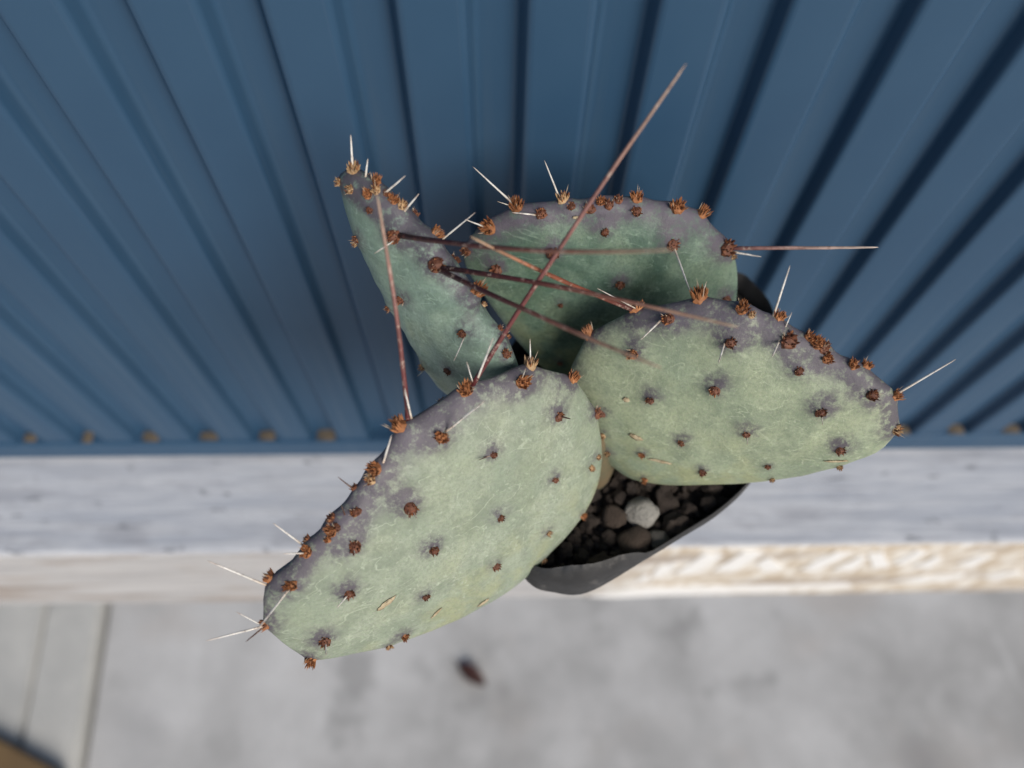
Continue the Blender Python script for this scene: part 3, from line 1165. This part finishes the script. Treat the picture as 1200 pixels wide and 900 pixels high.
def spine(key, base, tip, w, dz, grad='white', bend=0.0, mid=None):
    """spine rooted on a pad; base and tip in photo pixels, dz = how much nearer the tip is (m)"""
    c0 = pad_world[key]
    bvh = pad_bvh[key]
    D = pads_def[key]
    cpx = Vector(pix(c0)[:2])
    q = Vector(base)
    loc = None
    for _ in range(40):
        loc, nn, _, _ = bvh.ray_cast(CAM, ray(q.x, q.y).normalized())
        if loc is not None:
            break
        q += (cpx - q).normalized() * 1.2
    d0 = pix(loc)[2]
    b = loc - nn * .0004
    t_ = at_depth(tip[0], tip[1], d0 - dz)
    ax = t_ - b
    side = ax.cross(ray(*base)).normalized()
    N = 28 if w > 6 else 14
    sd_ = base[0] * .37 + tip[1] * .11
    pts, rads = [], []
    r0 = w / 2 / F * d0 * (.8 if grad in ('white', 'short') else 1)
    for i in range(N + 1):
        u = i / N
        p = b.lerp(t_, u) + side * bend * ax.length * 4 * u * (1 - u)
        wv = Vector((noise.noise(Vector((u * 2.5, sd_, 1))), noise.noise(Vector((u * 2.5, sd_, 7))), noise.noise(Vector((u * 2.5, sd_, 4))))) * ax.length * .004 * min(1, u * 4)
        pts.append(p + wv - c0)
        rads.append(max(.00004, r0 * .8 * (max(0, 1 - u) ** .36 * .9 + .1) * (1.12 if i == 0 else 1) * (.92 + .12 * noise.noise(Vector((u * 16, sd_, 3))))))
    vs, fs = tube(pts, rads, 7)
    me = pydata('spine', vs, fs, M_SPINE)
    at = me.color_attributes.new('tint', 'FLOAT_COLOR', 'POINT')
    G = GRAD[grad]
    for i in range(N + 1):
        u = i / N * 3
        k = min(2, int(u))
        f = u - k
        c_ = [G[k][j] * (1 - f) + G[k + 1][j] * f for j in range(3)]
        for s in range(7):
            k_ = 1 + .55 * noise.noise(Vector((i * .45, sd_ + s * .5, 2)))
            at.data[i * 7 + s].color = (c_[0] * k_, c_[1] * k_, c_[2] * k_, 1)
    return mesh_obj('spine', me, pad_objs[key], (0, 0, 0), True)


# the long ones
LF, RT, BK, LB = 'left_front', 'right', 'back', 'left_back'
spine(LF, (553, 451), (804, 75), 8.6, .028, 'red', .008)
spine(LF, (477, 492), (441, 226), 8.6, .022, 'red', -.012)
spine(LB, (464, 276), (790, 293), 9, .040, 'black', -.02)
spine(LB, (512, 313), (866, 383), 9, .026, 'black', .012)
spine(LB, (512, 315), (775, 432), 9, .034, 'black', -.006)
spine(RT, (738, 357), (552, 277), 8, .036, 'rust', .01)
spine(BK, (856, 291), (1029, 290), 7, .010, 'pink')
# white needles
for a in [(BK, (604, 240), (554, 195), 4.5, .004), (BK, (657, 234), (638, 188), 4.2, .004), (BK, (630, 252), (600, 249), 4, .003),
          (BK, (570, 267), (545, 257), 4, .006), (LB, (518, 279), (557, 249), 4, .004), (LB, (413, 198), (411, 158), 5.5, .004),
          (LB, (428, 207), (431, 186), 5, .003), (LB, (450, 226), (475, 206), 5, .004), (LB, (474, 247), (491, 227), 5, .003),
          (LB, (463, 281), (439, 297), 3.6, .006), (BK, (790, 289), (810, 345), 4.5, .008), (BK, (858, 295), (892, 301), 4.5, .002),
          (RT, (907, 370), (926, 311), 5, .006), (RT, (921, 384), (928, 366), 3, .002), (RT, (914, 399), (905, 418), 4.6, .004),
          (RT, (849, 402), (842, 426), 4.6, .005), (RT, (774, 375), (751, 398), 4.6, .005), (RT, (1049, 464), (1120, 421), 5, .004),
          (LF, (622, 428), (621, 397), 3.4, .003), (LF, (557, 448), (578, 396), 5.5, .012), (LF, (555, 450), (547, 424), 3, .006),
          (LF, (522, 507), (568, 470), 5.5, .010), (LF, (448, 543), (459, 510), 5.5, .006), (LF, (349, 640), (320, 613), 4.6, .004),
          (LF, (359, 648), (332, 649), 4, .004), (LF, (312, 685), (243, 657), 5, .005), (LF, (341, 688), (300, 740), 5.2, .008),
          (LF, (314, 734), (241, 751), 5, .006), (LF, (317, 742), (277, 717), 3.6, .005), (LF, (410, 697), (395, 712), 4, .003),
          (LF, (382, 752), (382, 768), 4, .003), (LB, (544, 394), (532, 423), 3.2, .006), (LF, (481, 489), (474, 455), 5, .008),
          (RT, (739, 352), (700, 338), 3, .006)]:
    spine(*a, grad='white')
for a in [(LF, (656, 488), (669, 491), 3.5, .002), (LF, (413, 573), (396, 559), 3, .002), (LF, (312, 733), (288, 752), 3.4, .003),
          (LF, (578, 534), (561, 539), 2.4, .002), (LF, (388, 620), (382, 610), 2.6, .002), (LF, (404, 605), (400, 592), 2.6, .002)]:
    spine(*a, grad='dark')
for a in [(LF, (484, 598), (488, 608), 2.6, .002), (LF, (415, 642), (416, 652), 2.6, .002), (RT, (963, 487), (964, 498), 2.6, .002), (RT, (875, 512), (876, 521), 2.6, .002), (BK, (648, 300), (646, 312), 3, .003), (LB, (497, 437), (489, 441), 2.5, .002), (BK, (605, 242), (583, 236), 2.2, .003), (LF, (612, 446), (616, 432), 2.4, .004), (RT, (821, 346), (828, 330), 2.6, .003)]:
    spine(*a, grad='short')
# spines on the far sides
for key in pads_def:
    rr_ = random.Random(key + 's')
    for (loc, nn, r, kd, sz) in pads_def[key]['back']:
        if rr_.random() < .5:
            continue
        ln = rr_.uniform(.006, .016)
        d = (nn + Vector((rr_.uniform(-.5, .5), rr_.uniform(-.5, .5), rr_.uniform(-.2, .5)))).normalized()
        seen = False
        for u in (.3, .6, 1.0):         # the photograph shows none of these past the pads' edges
            q = loc + d * ln * u
            if all(b_.ray_cast(CAM, (q - CAM).normalized(), (q - CAM).length - .0005)[0] is None for b_ in pad_bvh.values()):
                seen = True
        if seen:
            continue
        b = loc - pad_world[key] - nn * .0004
        vs, fs = tube([b + d * ln * u / 6 for u in range(7)], [.00042 * (1 - u / 6) ** .6 + .00004 for u in range(7)])
        me = pydata('spine', vs, fs, M_SPINE)
        at = me.color_attributes.new('tint', 'FLOAT_COLOR', 'POINT')
        for i in range(len(vs)):
            at.data[i].color = (.74, .70, .63, 1)
        mesh_obj('spine', me, pad_objs[key], (0, 0, 0), True)

# corky scars
M_CORK = mat_simple('corky_scar', (.50, .42, .28), .85, (.34, .26, .16), 700, .5)
for key, (x, y), a, b, ang in [(LF, (452, 707), 13, 3.6, -38), (LF, (511, 718), 8, 2, -35), (LF, (566, 706), 8, 3, -35), (RT, (745, 512), 8, 4, 15), (RT, (774, 540), 13, 2.4, -4), (RT, (734, 468), 4, 3, 0), (LB, (472, 391), 7, 2.2, 35), (RT, (980, 540), 14, 1.8, -8), (BK, (675, 255), 4, 2, 0)]:
    loc, nn, _, _ = pad_bvh[key].ray_cast(CAM, ray(x, y).normalized())
    if loc is None:
        continue
    c0 = pad_world[key]
    dpx = Vector((math.cos(math.radians(ang)), math.sin(math.radians(ang))))
    d0 = pix(loc)[2]
    e1 = at_depth(x + dpx.x, y + dpx.y, d0) - at_depth(x, y, d0)
    e1 = (e1 - nn * e1.dot(nn)).normalized()
    e2 = nn.cross(e1)
    bm = bmesh.new()
    bmesh.ops.create_icosphere(bm, subdivisions=3, radius=1)
    for v in bm.verts:
        p = v.co
        k = 1 + noise.noise(p * 2.1 + Vector((x, y, 0))) * .5
        q = loc + (e1 * p.x * a * k + e2 * p.y * b * (1 + noise.noise(p * 3 + Vector((x, 0, 0))) * .8)) / F * d0 + nn * p.z * .00022
        # hug the curved skin
        l2, n2, _, _ = pad_bvh[key].find_nearest(q)
        v.co = l2 + n2 * (.00018 + p.z * .00016) - c0
    from_bm('scar', bm, M_CORK, pad_objs[key], (0, 0, 0), True)

# the old stem the pads grow from
M_STEM = mat_simple('woody_stem', (.15, .11, .06), .8, (.08, .085, .05), 160, .5)
bm = bmesh.new()
bmesh.ops.create_icosphere(bm, subdivisions=4, radius=1)
top = Vector((.0205, .0775, .181)) - CL
for v in bm.verts:
    p = v.co.copy()
    k = 1 + noise.noise(p * 1.6) * .12
    v.co = Vector((p.x * .0125 * k * (1 - .15 * p.z), p.y * .013 * k * (1 - .15 * p.z), p.z * .021)) + Vector((top.x, top.y, .016))
stem = from_bm('stem', bm, M_STEM, cactus, (0, 0, 0), True)
